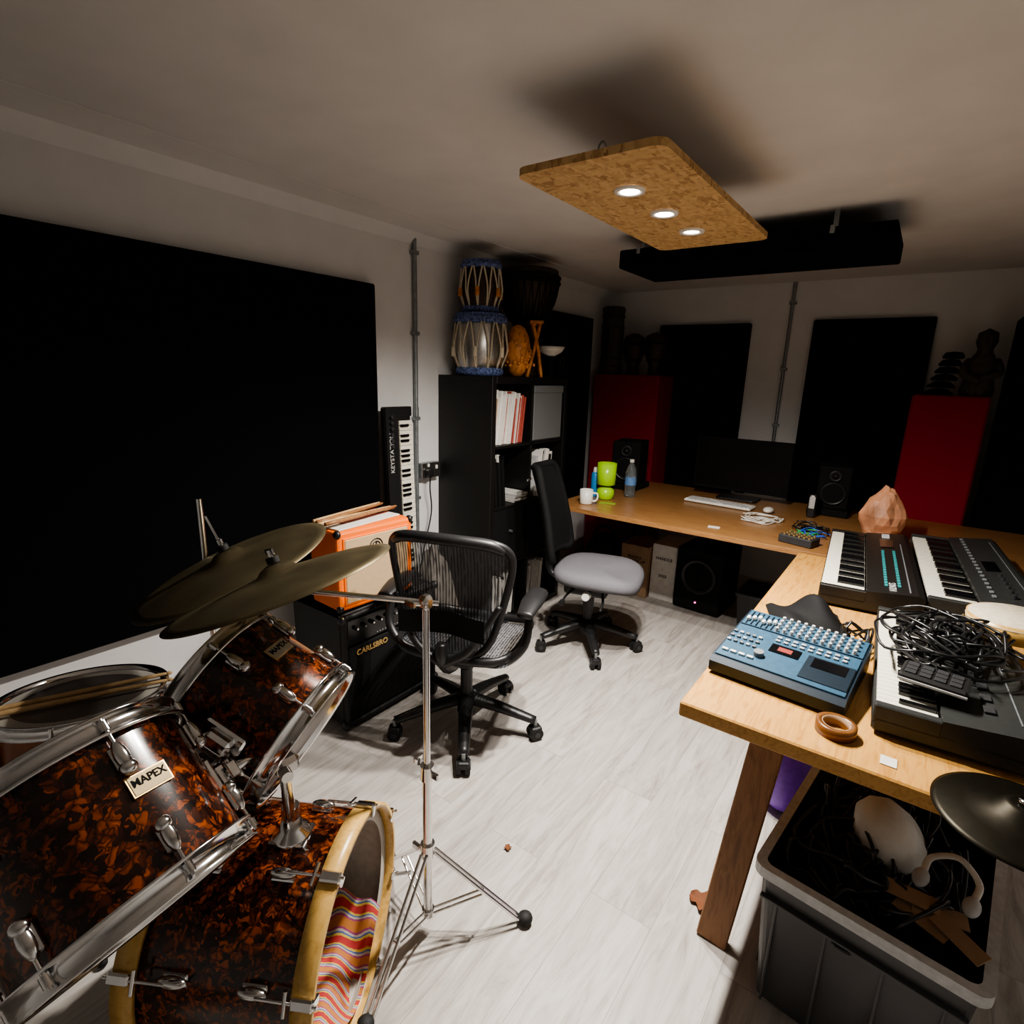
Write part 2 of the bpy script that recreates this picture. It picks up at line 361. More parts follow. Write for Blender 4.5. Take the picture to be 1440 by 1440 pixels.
# ------------------------------------------------------------ shelf
SY=-.04
b=B('cube_shelving_unit'); x0,x1,y0,y1,H=XL+.005,-1.88,2.42+SY,3.21+SY,1.49
b.bx(x0,x1,y0,y0+.038,0,H,SHELFM,.002); b.bx(x0,x1,y1-.038,y1,0,H,SHELFM,.002)
b.bx(x0,x1,y0+.038,y1-.038,H-.038,H,SHELFM,.002); b.bx(x0,x1,y0+.038,y1-.038,0,.038,SHELFM,.002)
b.bx(x0,x1-.004,(y0+y1)/2-.008,(y0+y1)/2+.008,.038,H-.038,SHELFM,.001)
cz=(H-.076-.048)/4
zs=[.038+i*(cz+.016) for i in range(4)]
for i in range(1,4): b.bx(x0,x1-.004,y0+.038,y1-.038,zs[i]-.016,zs[i],SHELFM,.001)
b.bx(x0,x0+.006,y0+.02,y1-.02,.02,H-.02,SHELFM,0)
b.bx(x1-.03,x1-.006,y0+.041,(y0+y1)/2-.01,zs[1]+.002,zs[1]+cz-.003,BLKM,.003); b.cyl((x1-.006,2.58,zs[1]+.2),(x1+.012,2.58,zs[1]+.2),.008,STEEL)
b.bx(x1-.03,x1-.006,(y0+y1)/2+.01,y1-.041,zs[1]+.002,zs[1]+cz-.003,BLKM,.003)
b.done()
random.seed(4)
def spines(name,ya,yb,z,h,cols,lean=0,th=(.006,.02),xf=-1.90):
    b=B(name); y=ya
    while y<yb-.02:
        t=random.uniform(*th); hh=h*random.uniform(.82,1); m=random.choice(cols)
        l=lean+random.uniform(-1.5,1.5)
        b.box((0,0,hh/2),(.22,t*.92,hh),m,.001,T(xf-.11-random.uniform(0,.025),y+t/2,z)@Rx(l)); y+=t
    return b.done()
MAGR=plain('red_spine',(.40,.08,.06),.6); MAGT=plain('tan_spine',(.50,.36,.26),.6); MAGO=plain('orange_spine',(.55,.22,.08),.6)
spines('magazine_row',2.425,2.72,zs[3]+.002,.31,[PAPER,MAGT,PAPER,MAGR,PAPER,WHT,MAGT,PAPER],-7,(.005,.015))
spines('record_sleeve_row',2.45,2.58,zs[2]+.002,.30,[BLKM,PAPER,WHT,BLKM,PAPER],5)
spines('record_sleeve_row',2.86,3.04,zs[2]+.002,.30,[BLKM,PAPER,LGRY,WHT],-7)
spines('record_sleeve_row',2.44,2.70,zs[0]+.002,.29,[PAPER,WHT,BLKM,PAPER,LGRY,PAPER],-4)
spines('record_sleeve_row',2.82,3.01,zs[0]+.002,.29,[PAPER,WHT,BLKM,PAPER,LGRY,PAPER],-4)
b=B('storage_box'); b.bx(-2.2,-1.89,2.795,3.12,zs[3]+.002,zs[3]+cz-.01,GREYBOX,.008); b.bx(-2.2,-1.885,2.792,3.123,zs[3]+cz-.055,zs[3]+cz-.008,GREYBOX,.006); b.done()
b=B('paper_pile')
for i in range(9): b.box((-1.99+random.uniform(-.01,.01),2.69,zs[2]+.006+i*.006),(.2,.12,.005),random.choice([PAPER,WHT,LGRY]),0,None)
b.done()
def laced(name,c,r,h,mstrap,body,ringm,n,bulge):
    b=B(name)
    prof=[(0,0),(r*.62,0),(r*.8,h*.08),(r*bulge*.92,h*.35),(r*bulge*.9,h*.55),(r*.80,h*.85),(r*.78,h*.97),(0,h*.985)]
    b.lathe(prof,body,None,36)
    b.torus(r*.72,r*.17,ringm,T(0,0,h*.07)); b.torus(r*.86,r*.13,ringm,T(0,0,h*.90)); b.torus(r*.84,r*.07,ringm,T(0,0,h*.97))
    b.disc(r*.74,h*.992,BLKM)
    for i in range(n):
        a=2*math.pi*i/n
        for s_ in(-1,1):
            P=[(r*.74,a,h*.06),(r*bulge*1.0,a+s_*.05,h*.38),(r*bulge*.98,a+s_*.09,h*.6),(r*.88,a+s_*math.pi/n,h*.93)]
            b.tube([(p*math.cos(q),p*math.sin(q),z) for p,q,z in P],.0045,mstrap,6,4)
    for i in range(n//2):
        a=4*math.pi*i/n; b.cyl((r*bulge*1.02*math.cos(a),r*bulge*1.02*math.sin(a),h*.3),(r*bulge*1.02*math.cos(a),r*bulge*1.02*math.sin(a),h*.46),.012,STRAP if body is SILV else CARVE)
    return b.done(T(*c))
laced('tabla_drum',(-2.10,2.535,1.491),.155,.335,STRAP,SILV,BLUEF,12,1.0)
laced('tabla_drum',(-2.10,2.535,1.829),.118,.27,STRAP,DARKW,BLUEF,12,1.0)
b=B('djembe_drum')
b.lathe([(0,0),(.11,0),(.10,.03),(.075,.2),(.07,.26),(.10,.33),(.165,.45),(.185,.55),(.18,.62),(.17,.625),(0,.62)],DARKW,None,40)
b.torus(.187,.011,BLKM,T(0,0,.58)); b.torus(.188,.010,BLKM,T(0,0,.55)); b.torus(.11,.009,BLKM,T(0,0,.34))
for i in range(26):
    a=2*math.pi*i/26; a2=a+math.pi/26
    for q in(a2,a2-2*math.pi/26): b.tube([(.112*math.cos(a),.112*math.sin(a),.34),(.165*math.cos((a+q)/2),.165*math.sin((a+q)/2),.44),(.19*math.cos(q),.19*math.sin(q),.56)],.003,BLKM,5,3)
b.done(T(-2.07,2.95,1.491))
b=B('carved_shaker')
b.lathe([(0,0),(.03,.004),(.05,.03),(.072,.10),(.076,.16),(.066,.22),(.04,.27),(.018,.285),(0,.29)],CARVE,None,28)
random.seed(2)
for i in range(70):
    a=random.uniform(0,6.28); z=random.uniform(.05,.24); r=.074*math.sin(math.pi*min(1,(z+.02)/.29))**.5
    b.ball((r*math.cos(a),r*math.sin(a),z),.010,CARVE,None,8)
b.done(T(-1.96,2.705,1.491))
b=B('wooden_stool_frame')
for sx in(-1,1):
    b.tube([(sx*.07,-.05,.0),(sx*.045,.0,.16),(sx*.02,.04,.31)],.013,CARVE,8,4); b.tube([(sx*.04,.06,.0),(sx*.03,.03,.16),(sx*.05,-.02,.31)],.013,CARVE,8,4)
for z in(.07,.17,.3): b.cyl((-.06,0,z),(.06,0,z),.009,CARVE)
b.box((0,.01,.313),(.15,.1,.016),CARVE,.004)
b.done(T(-1.945,2.85,1.491)@Rz(-50)@Matrix.Diagonal((.8,.8,1,1)))
b=B('black_speaker_box'); b.box((0,0,.155),(.22,.07,.31),BLKM,.01); b.torus(.025,.004,DGRY,frame((.111,0,.10),(1,0,0))); b.done(T(-2.06,3.19,1.491))
b=B('bowl_stand'); b.lathe([(0,0),(.05,0),(.045,.01),(.02,.03),(.018,.10),(.04,.125),(0,.127)],BLKM,None,24); b.done(T(-1.94,3.03,1.491))
b=B('ceramic_bowl'); b.lathe([(0,0),(.03,.0),(.033,.006),(.07,.028),(.088,.058),(.085,.058),(.066,.032),(.028,.01),(0,.008)],WHT,None,32); b.done(T(-1.94,3.03,1.619))
b=B('log_drum'); b.lathe([(0,0),(.085,0),(.09,.02),(.082,.15),(.088,.3),(.083,.42),(.09,.5),(.08,.515),(0,.515)],GREYW,None,24)
for z in(.06,.12,.36,.44): b.torus(.086,.008,DARKW,T(0,0,z),24,6)
b.box((-.0,-.083,.25),(.02,.02,.2),BLKM,.002); b.done(T(-2.12,4.22,1.531))
for x,s_ in((-1.935,1),(-1.755,1.02)):
    b=B('goblet_drum'); b.lathe([(0,0),(.05,0),(.045,.02),(.04,.06),(.06,.11),(.085,.17),(.09,.23),(.075,.285),(.03,.31),(0,.315)],DARKW,None,28); b.torus(.09,.006,BLKM,T(0,0,.23)); b.torus(.062,.006,BLKM,T(0,0,.11)); b.done(T(x,4.24,1.531)@Matrix.Scale(s_,4))
b=B('stacked_bells')
for i in range(6): b.lathe([(.0,0),(.07-.004*i,0),(.074-.004*i,.012),(.04,.035),(0,.04)],BLKM,T(.0+.008*i,0,i*.042),24)
b.done(T(.04,4.25,1.461))
b=B('stone_figurine'); b.lathe([(0,0),(.075,0),(.08,.04),(.06,.12),(.075,.18),(.04,.24),(.035,.26),(.05,.30),(.045,.35),(0,.375)],GREYW,None,20); b.ball((.0,-.03,.31),(.035,.03,.04),GREYW); b.tube([(.06,0,.2),(.08,-.05,.13),(.0,-.08,.1)],.02,GREYW); b.tube([(-.06,0,.2),(-.08,-.05,.13),(.0,-.08,.08)],.02,GREYW); b.done(T(.215,4.22,1.461))

# ------------------------------------------------------------ amps
b=B('bass_amplifier')
x0,x1,y0,y1,z1=-2.10,-1.74,1.27,1.80,.532
b.bx(x0,x1-.02,y0,y1,.02,z1,TOLEX,.012)
b.bx(x1-.03,x1-.008,y0+.02,y1-.02,.05,z1-.15,BLKM,.003)
b.bx(x1-.03,x1-.004,y0+.02,y1-.02,z1-.135,z1-.025,BLKG,.003)
b.bx(x1-.025,x1,y0,y0+.02,.02,z1,TOLEX,.006); b.bx(x1-.025,x1,y1-.02,y1,.02,z1,TOLEX,.006); b.bx(x1-.025,x1,y0,y1,z1-.02,z1,TOLEX,.006); b.bx(x1-.025,x1,y0,y1,.02,.045,TOLEX,.006)
for i in range(10):
    yy=y0+.06+i*.042; b.cyl((x1-.006,yy,z1-.065),(x1+.012,yy,z1-.065),.010,DGRY,.008); b.cyl((x1+.012,yy,z1-.065),(x1+.014,yy,z1-.065),.004,CHR)
b.text('CARLSBRO',.034,GOLD,frame((x1-.003,1.415,z1-.18),(1,0,0),(0,1,0)),.001,.001)
b.text('. . . .  . . . .',.03,LGRY,frame((x1-.0035,1.50,z1-.115),(1,0,0),(0,1,0)))
for yy in(y0,y1):
    for zz in(.035,z1-.015): b.ball((x1-.012,yy,zz),(.022,.016,.02),BLK,None,12)
b.box((x1-.012,y0-.001,z1-.012),(.03,.006,.03),GOLD,.002)
for x in(x0+.05,x1-.06):
    for yy in(y0+.05,y1-.05): b.cyl((x,yy,0),(x,yy,.022),.02,RUB)
b.done()
b=B('guitar_amplifier')
w,h,d=.38,.335,.20
b.box((0,0,h/2+.012),(d,w,h),ORG,.012,None,2)
b.box((d/2+.001,0,h/2+.010),(.008,w-.048,h-.05),ORG,.002); b.box((d/2+.003,0,h/2+.010),(.010,w-.062,h-.064),GRILL,.003)
M=frame((d/2+.009,-.01,h-.075),(1,0,0),(0,1,0)); b.torus(.032,.0025,BLK,M,24,6); b.torus(.020,.0025,BLK,M,24,6); b.box((0,0,0),(.006,.04,.002),BLK,0,M)
for sy in(-1,1):
    for sz in(0,1): b.ball((d/2-.01,sy*(w/2-.008),.022+sz*(h-.02)),(.018,.014,.018),BLK,None,12)
    for x in(-.06,.06): b.cyl((x,sy*.15,0),(x,sy*.15,.014),.012,RUB)
b.done(T(-1.855,1.47,.533)@Rz(-3))
b=B('drumstick_bundle')
random.seed(8)
b.box((.02,.0,.003),(.12,.34,.006),PAPER,.001); b.box((-.03,.03,.009),(.10,.26,.006),MAGR,.001)
for i in range(7):
    yy=random.uniform(-.05,.05); a=random.uniform(-.12,.12); zz=.021+.008*(i%2)
    b.tube([(yy,-.2,zz),(yy+a*.2,.02,zz),(yy+a*.4,.2,zz)],[.009,.0085,.005],random.choice([STICKW,STICKW,CARVE,LEGW]),8,3)
b.done(T(-1.87,1.46,.881)@Rz(4))
def keybed(b,n,x0,y0,z,kw,kl,first=0,wm=IVORY):
    for i in range(n): b.box((x0+kw*(i+.5),y0+kl/2,z),(kw*.93,kl,.014),wm,.0015)
    for i in range(n-1):
        if (i+first)%7 in(0,1,3,4,5): b.box((x0+kw*(i+1),y0+kl*.67,z+.010),(kw*.52,kl*.62,.014),BLKG,.002)
b=B('midi_keyboard'); L=1.31
b.bx(-L/2,L/2,-.09,.09,-.02,.018,BLK,.008); b.bx(-L/2,L/2,.02,.09,.018,.026,BLK,.004); b.bx(L/2-.05,L/2,-.09,.03,.01,.026,BLK,.004)
keybed(b,45,-L/2+.06,-.088,.02,.0262,.09,2)
for i in range(6): b.cyl((L/2-.05-i*.03,.06,.026),(L/2-.05-i*.03,.06,.04),.009,DGRY)
b.text('KEYSTATION',.035,LGRY,T(.42,.06,.0268))
b.done(frame((XL+.092,1.995,.668),(1,0,.04),(-.04,0,1)))

# ------------------------------------------------------------ drums
def toms(name,c,n,ref,r,L,badge_rot=0,nl=6,head=HEADG,phase=0,face=BADGE):
    b=B(name)
    b.lathe([(r,-.012),(r,-L+.012)],TORT,None,64); b.lathe([(r-.008,-.012),(r-.008,-L+.012)],HOOPW,None,48)
    for z,sg in((0,1),(-L,-1)):
        b.lathe([(0,z),(r*.98,z),(r+.003,z-sg*.006)],head,None,48)
        b.lathe([(r+.001,z-sg*.022),(r+.016,z-sg*.022),(r+.0165,z-sg*.018),(r+.007,z-sg*.016),(r+.007,z+sg*.008),(r+.013,z+sg*.012),(r+.012,z+sg*.014),(r+.004,z+sg*.010),(r+.003,z-sg*.018)],CHR,None,64,True)
    for i in range(nl):
        a=2*math.pi*(i+phase)/nl
        for z,sg in((0,1),(-L,-1)):
            M=Matrix.Rotation(a,4,'Z')
            b.box((r+.004,0,z-sg*.062),(.008,.022,.045),CHR,.003,M); b.ball((r+.011,0,z-sg*.060),(.011,.0105,.026),CHR,M,16); b.ball((r+.011,0,z-sg*.080),(.012,.013,.012),CHR,M,14)
            b.cyl(M@Vector((r+.012,0,z-sg*.05)),M@Vector((r+.012,0,z+sg*.006)),.003,CHR,seg=8); b.cyl(M@Vector((r+.012,0,z-sg*.014)),M@Vector((r+.012,0,z+sg*.002)),.0065,CHR,seg=8)
    M=Matrix.Rotation(rad(badge_rot),4,'Z')@frame((r+.0015,0,-L*.42),(1,0,0),(0,1,0))
    b.box((0,0,0),(.064,.034,.002),GOLD,.001,M); b.box((0,0,.001),(.059,.030,.002),face,.001,M)
    b.text('MAPEX',.017,BLKM,M@T(0,.003,.0022),.0004,.0004)
    return b.done(frame(c,n,ref))
n1=Vector((-.735,-.102,.671)).normalized(); n2=Vector((-.781,-.381,.495)).normalized()
toms('rack_tom',(-1.05,.208,.833),n1,(.83,-.24,.87),.166,.26,28,6,phase=.35,face=BADGEG)
toms('rack_tom',(-1.182,.519,.830),n2,(.83,-.45,.87),.151,.24,36,6,phase=.1)
nb=Vector((.863,.506,0)).normalized(); cb=Vector((-.847,.627,.262)); r=.235; L=.40
b=B('bass_drum')
b.lathe([(r,-.03),(r,-L+.03)],TORT,None,72); b.lathe([(r-.008,-L+.03),(r-.008,-.02)],plain('pale_shell_interior',(.45,.42,.38),.6),None,64)
for z0 in(-.042,-L): 
    b.lathe([(r+.006,z0),(r+.019,z0),(r+.019,z0+.042),(r+.006,z0+.042)],HOOPW,None,72,True)
b.lathe([(r+.005,-.04),(r-.012,-.022)],CHR,None,64)
b.lathe([(0,-L+.02),(r,-L+.02)],HEAD,None,48)
b.lathe([(r*.90,-.024),(r*.985,-.020),(r+.004,-.026)],HEAD,None,64)
for i in range(8):
    a=rad(22+45*i); M=Matrix.Rotation(a,4,'Z')
    for z,sg in((0,1),(-L,-1)):
        b.box((r+.004,0,z-sg*.12),(.008,.024,.05),CHR,.003,M); b.ball((r+.013,0,z-sg*.12),(.013,.011,.030),CHR,M,16)
        b.cyl(M@Vector((r+.024,0,z-sg*.11)),M@Vector((r+.026,0,z+sg*.012)),.0032,CHR,seg=8)
        b.box((r+.024,0,z-sg*.018),(.012,.022,.045),CHR,.004,M); b.box((r+.012,0,z+sg*.002),(.026,.018,.006),CHR,.002,M)
        b.cyl(M@Vector((r+.028,-.022,z-sg*.05)),M@Vector((r+.028,.022,z-sg*.05)),.004,CHR,seg=8)
for s_ in(-1,1):
    M=Matrix.Rotation(rad(180+s_*62),4,'Z') 
    b.box((r+.006,0,-.10),(.012,.04,.05),CHR,.004,M)
    b.cyl(M@Vector((r+.01,0,-.09)),M@Vector((r+.10,0,.03)),.006,CHR,.005)
b.done(frame(cb,nb,(0,0,1)))
b=B('striped_blanket')
b.grid(lambda u,v:(.0+ (v-.5)*.30,(u-.5)*.30,.035+.35*(u-.5)**2+.018*math.sin(9*u+6*v)+.012*math.sin(23*v+5*u)+.05*math.sin(math.pi*v)),26,26,STRIPE)
b.done(T(-.985,.545,.0)@Rz(30)@T(0,0,.008))
b=B('tom_holder')
base=Vector((-.975,.552,.497)); top=Vector((-.955,.535,.70))
M=frame(base,(0,0,1),nb)
b.lathe([(0,.045),(.02,.045),(.024,.02),(.040,.008),(.044,-.006),(0,-.006)],CHR,M,28)
b.box((0,0,.0),(.08,.07,.012),CHR,.005,M); b.cyl(base,top,.0125,CHR,seg=20); b.cyl(base+Vector((0,0,.03)),base+Vector((0,0,.075)),.019,CHR,seg=20)
b.box(tuple(top),(.05,.05,.04),CHR,.01); b.cyl(top+Vector((-.03,0,-.0)),top+Vector((.045,-.02,-.0)),.012,CHR)
m1=Vector((-1.05,.208,.833))-n1*.15; m2=Vector((-1.182,.519,.83))-n2*.13
def toside(m,n,p,r):
    d=p-m; d-=n*d.dot(n); d.normalize(); return m+d*(r+.006),d
for m,n,rr in((m1,n1,.166),(m2,n2,.151)):
    s_,d=toside(m,n,top+Vector((0,0,.03)),rr)
    b.box((0,0,0),(.05,.09,.014),CHR,.005,frame(s_,d,n)@Rz(90)); b.box((0,0,.016),(.034,.055,.026),CHR,.007,frame(s_,d,n)@Rz(90))
    b.tube([top,top.lerp(s_,.5)+Vector((0,0,.03)),s_+d*.02],.0095,CHR,12,6)
    b.cyl(s_+d*.02-n*.03,s_+d*.02+n*.03,.006,CHR); b.box((0,.03,.03),(.03,.006,.018),CHR,.003,frame(s_,d,n))
b.done()
b=B('snare_drum'); r=.178
b.lathe([(r,-.01),(r,-.13)],plain('snare_shell',(.30,.10,.04),.25),None,56)
for z,sg in((0,1),(-.14,-1)):
    b.lathe([(0,z),(r*.97,z),(r+.003,z-sg*.006)],HEADG,None,48)
    b.lathe([(r+.001,z-sg*.022),(r+.016,z-sg*.02),(r+.007,z-sg*.014),(r+.007,z+sg*.008),(r+.013,z+sg*.012),(r+.004,z+sg*.010)],CHR,None,56,True)
for i in range(8):
    M=Rz(45*i+10); b.box((r+.008,0,-.07),(.016,.018,.06),CHR,.005,M); b.cyl(M@Vector((r+.012,0,-.14)),M@Vector((r+.012,0,.004)),.003,CHR,seg=8)
b.lathe([(r*.80,.0008),(r*.97,.0008)],HEAD,None,48)
b.done(frame((-1.639,.387,.655),(-.10,.08,.98)))
b=B('snare_stand')
c=Vector((-1.63,.39,0)); b.cyl(c+Vector((0,0,.12)),c+Vector((0,0,.46)),.011,CHR)
for a in(90,210,330):
    d=Vector((math.cos(rad(a)),math.sin(rad(a)),0)); b.cyl(c+Vector((0,0,.28)),c+d*.20+Vector((0,0,.012)),.006,CHR); b.ball(tuple(c+d*.20+Vector((0,0,.012))),.012,RUB,None,10)
    b.tube([c+Vector((0,0,.44)),c+d*.12+Vector((0,0,.47)),c+d*.175+Vector((0,0,.49)),c+d*.19+Vector((0,0,.50))],.006,CHR)
b.done()
b=B('drumstick_pair')
for dy,a in((0,0),(.03,.06)):
    b.tube([(-.2,dy,.0),(0,dy+a*.2,.0),(.17,dy+a*.37,.0),(.20,dy+a*.40,.0)],[.0075,.0075,.005,.003],STICKW,10,4); b.ball((.205,dy+a*.405,0),(.008,.0055,.0055),STICKW,None,10)
b.done(frame((-1.60,.36,.677),(-.10,.08,.98),(.35,1,0)))
def cymbal(name,c,n,r):
    b=B(name); p=[(.006,.022),(.018,.021),(.034,.014),(.046,.002),(.09,-.004),(r*.65,-.014),(r*.9,-.024),(r,-.030)]
    b.lathe(p+[(q,z-.0014) for q,z in p[::-1]],CYM,T(0,0,-.0),80,True)
    return b.done(frame(c,n))
nF=Vector((-.316,-.139,.939)).normalized(); nB=Vector((-.202,-.292,.935)).normalized()
cF=Vector((-1.099,.645,1.028)); cB=Vector((-1.391,.683,.99))
cymbal('crash_cymbal',cF+nF*.028,nF,.25); cymbal('ride_cymbal',cB+nB*.028,nB,.25)
def stand(name,x,y,top,clamp,c,n,fr=.26,hub=.24,a0=0,rodtop=.09,arm_back=.0):
    b=B(name); P=Vector((x,y,0))
    b.cyl(P+Vector((0,0,.06)),P+Vector((0,0,.52)),.0125,CHR,seg=20); b.cyl(P+Vector((0,0,.5)),P+Vector((0,0,top)),.0085,CHR,seg=18)
    b.cyl(P+Vector((0,0,.49)),P+Vector((0,0,.53)),.018,CHR,seg=20); b.box(tuple(P+Vector((.024,0,.51))),(.03,.008,.02),CHR,.003)
    b.cyl(P+Vector((-.03,0,.51)),P+Vector((-.05,.02,.51)),.004,CHR); b.box(tuple(P+Vector((-.055,.022,.51))),(.008,.03,.016),CHR,.003)
    b.cyl(P+Vector((0,0,hub)),P+Vector((0,0,hub+.04)),.019,CHR,seg=20); b.box(tuple(P+Vector((-.03,-.01,hub+.02))),(.03,.012,.02),CHR,.004)
    b.cyl(P+Vector((0,0,.055)),P+Vector((0,0,.075)),.017,CHR,seg=20)
    for i in range(3):
        a=rad(a0+120*i); d=Vector((math.cos(a),math.sin(a),0)); s=Vector((-d.y,d.x,0))
        for q in(-.008,.008):
            b.cyl(P+d*.018+s*q+Vector((0,0,hub+.015)),P+d*(fr-.02)+s*q+Vector((0,0,.022)),.0045,CHR,seg=8)
            b.cyl(P+d*.015+s*q+Vector((0,0,.065)),P+d*(fr*.55)+s*q+Vector((0,0,.022+(hub-.022)*.42)),.0035,CHR,seg=8)
        b.cyl(P+d*(fr*.55)-s*.012+Vector((0,0,.125)),P+d*(fr*.55)+s*.012+Vector((0,0,.125)),.004,CHR,seg=8)
        b.ball(tuple(P+d*fr+Vector((0,0,.016))),(.022,.022,.016),RUB,None,14)
    q=P+Vector((0,0,clamp)); tip=c-n*.012
    b.box(tuple(q),(.03,.03,.036),CHR,.008); b.torus(.013,.005,CHR,frame(q+Vector((0,0,.0)),(tip-q)),20,8)
    e=q+(q-tip).normalized()*arm_back
    b.cyl(e,tip,.0065,CHR,seg=12); b.cyl(q+Vector((0,-.02,0)),q+Vector((0,-.045,.01)),.004,CHR); b.box(tuple(q+Vector((0,-.05,.012))),(.034,.008,.014),CHR,.003)
    b.cyl(tip-n*.01,tip+n*.022,.009,CHR); b.cyl(tip,c+n*(.05+rodtop),.0035,CHR,seg=8)
    b.cyl(c+n*.052,c+n*.066,.014,RUB); b.cyl(c+n*.022,c+n*.034,.016,RUB) 
    b.cyl(c+n*.067,c+n*.082,.006,CHR); b.box((0,0,.078),(.036,.005,.014),CHR,.002,frame(c,n))
    return b.done()
stand('cymbal_stand',-.872,.868,.99,.975,cF,nF,.27,.25,42,.02,.03)
stand('cymbal_stand',-1.63,.72,1.13,.90,cB,nB,.24,.24,10,.10,.05)

# ------------------------------------------------------------ chairs
def caster(b,p,ang):
    M=T(*p)@Rz(ang)
    for s_ in(-1,1):
        b.cyl(M@Vector((0,s_*.008,-.0)),M@Vector((0,s_*.027,0)),.03,RUB,.028,20); b.cyl(M@Vector((0,s_*.027,-.0)),M@Vector((0,s_*.029,0)),.012,DGRY)
    b.box((.0,0,.016),(.05,.05,.03),BLK,.012,M,2); b.cyl(M@Vector((-.0,0,.01)),M@Vector((0,0,.06)),.008,STEEL)
def base5(b,a0,R,z0=.03):
    for i in range(5):
        a=rad(a0+72*i); d=Vector((math.cos(a),math.sin(a),0))
        b.tube([d*.03+Vector((0,0,.135)),d*R*.5+Vector((0,0,.118)),d*R+Vector((0,0,.085))],[.034,.028,.020],BLK,10,5,flat=.8)
        caster(b,(d.x*R,d.y*R,z0),a0+72*i+40*i)
    b.cyl((0,0,.07),(0,0,.16),.04,BLK,.034,20); b.cyl((0,0,.15),(0,0,.28),.026,BLK); b.cyl((0,0,.26),(0,0,.40),.014,STEEL)
b=B('office_chair')
rotA=20
base5(b,-51-rotA,.31)
b.box((0,-.02,.385),(.16,.26,.07),BLK,.02,None,2)
ZB=.445
half=[(0,.925),(.10,.927),(.17,.918),(.218,.897),(.240,.86),(.239,.80),(.226,.73),(.210,.66),(.193,.59),(.172,.53),(.140,.48),(.08,.452),(0,.445)]
def by(x,z):
    v=(z-ZB)/.48; return -.20-.07*v+.9*x*x-.02*math.cos(v*4)
def wid(z):
    best=.01
    for (xa,za),(xb,zb) in zip(half[3:],half[4:]):
        lo,hi=min(za,zb),max(za,zb)
        if lo<=z<=hi and hi>lo:
            t=(z-za)/(zb-za); best=max(best,xa+(xb-xa)*t)
    if z>.897: best=max(.12,.218-(z-.897)*2.2)
    return best
b.grid(lambda u,v:((2*u-1)*wid(.448+.472*v),by((2*u-1)*wid(.448+.472*v),.448+.472*v),.448+.472*v),14,30,MESHM)
loop=[(x,by(x,z),z) for x,z in half]+[(-x,by(x,z),z) for x,z in half[::-1][1:-1]]
b.tube(loop,.0145,BLK,10,5,True)
b.tube([(x,by(x,z)-.006,z) for x,z in [(-.215,.885),(-.17,.91),(-.08,.922),(0,.924),(.08,.922),(.17,.91),(.215,.885)]],[.016,.022,.022,.022,.022,.022,.016],BLK,10,6)
b.tube([(0,-.10,.38),(0,-.20,.39),(0,-.265,.46),(.0,-.27,.52)],[.03,.03,.026,.02],BLK,10,6)
for s_ in(-1,1):
    b.tube([(0,-.26,.43),(s_*.10,-.265,.50),(s_*.165,-.235,.60),(s_*.21,-.225,.68)],[.018,.015,.013,.012],BLK,10,6)
    b.tube([(s_*.05,-.12,.39),(s_*.20,-.16,.42),(s_*.285,-.14,.50),(s_*.29,-.10,.61)],[.02,.02,.018,.016],BLK,10,6)
    b.tube([(s_*.29,-.17,.632),(s_*.29,-.06,.645),(s_*.285,.06,.64),(s_*.27,.10,.628)],[.03,.045,.042,.025],BLK,12,6,flat=.45)
b.grid(lambda u,v:((2*u-1)*.17,-.262+.02*math.cos(3*(2*u-1)),.55+.09*v),10,4,BLKM)
sl=[(x*.245,y*.235,z) for x,y,z in[(0,-.95,.435),(.75,-.9,.445),(1,-.5,.455),(1,.3,.455),(.9,.85,.44),(.5,1.08,.415),(0,1.12,.41),(-.5,1.08,.415),(-.9,.85,.44),(-1,.3,.455),(-1,-.5,.455),(-.75,-.9,.445)]]
b.tube(sl,.014,BLK,10,5,True,flat=1.3)
b.grid(lambda u,v:((2*u-1)*.235,(-.215+.47*v),.435-.02*math.sin(math.pi*u)-.03*v*v),12,12,MESHM)
b.done(T(-1.40,1.635,0)@Rz(rotA))
b=B('task_chair')
rotB=-75
base5(b,-51-rotB,.285)
DZ=-.03
b.box((0,0,.365),(.24,.24,.06),BLK,.015,None,2); b.box((0,.05,.395),(.30,.28,.02),BLK,.006); b.cyl((-.20,.03,.375),(.20,.03,.375),.009,BLK); b.cyl((.19,.03,.375),(.225,.03,.375),.024,WHT,.020); b.cyl((-.23,.03,.375),(-.19,.03,.375),.022,BLK)
b.tube([(.12,-.06,.37),(.2,-.08,.36),(.27,-.08,.35)],.007,BLK); b.cyl((.27,-.08,.35),(.30,-.08,.35),.015,BLK); b.tube([(.12,.10,.37),(.2,.12,.35),(.26,.12,.33)],.007,BLK)
b.cyl((0,0,.2),(0,0,.36),.03,BLK,.034)
def seatf(z,k,dz):
    pts=[]
    for i in range(40):
        a=2*math.pi*i/40; c_,s_=math.cos(a),math.sin(a)
        x=.245*k*math.copysign(abs(c_)**.62,c_)*(1.0+.05*s_); y=.24*k*math.copysign(abs(s_)**.62,s_)
        pts.append((x,y+.05,z+dz-(.03*max(0,s_)**3)))
    return pts
rings=[seatf(.44,.80,DZ),seatf(.452,.97,DZ),seatf(.475,1.0,DZ),seatf(.50,.98,DZ),seatf(.515,.88,DZ),seatf(.517,.6,DZ),seatf(.512,.2,DZ)]
vs=[p for r_ in rings for p in r_]
fs=[[j*40+i,j*40+(i+1)%40,(j+1)*40+(i+1)%40,(j+1)*40+i] for j in range(6) for i in range(40)]+[[6*40+i for i in range(40)]]
b.add(vs,fs,GREYS,True)
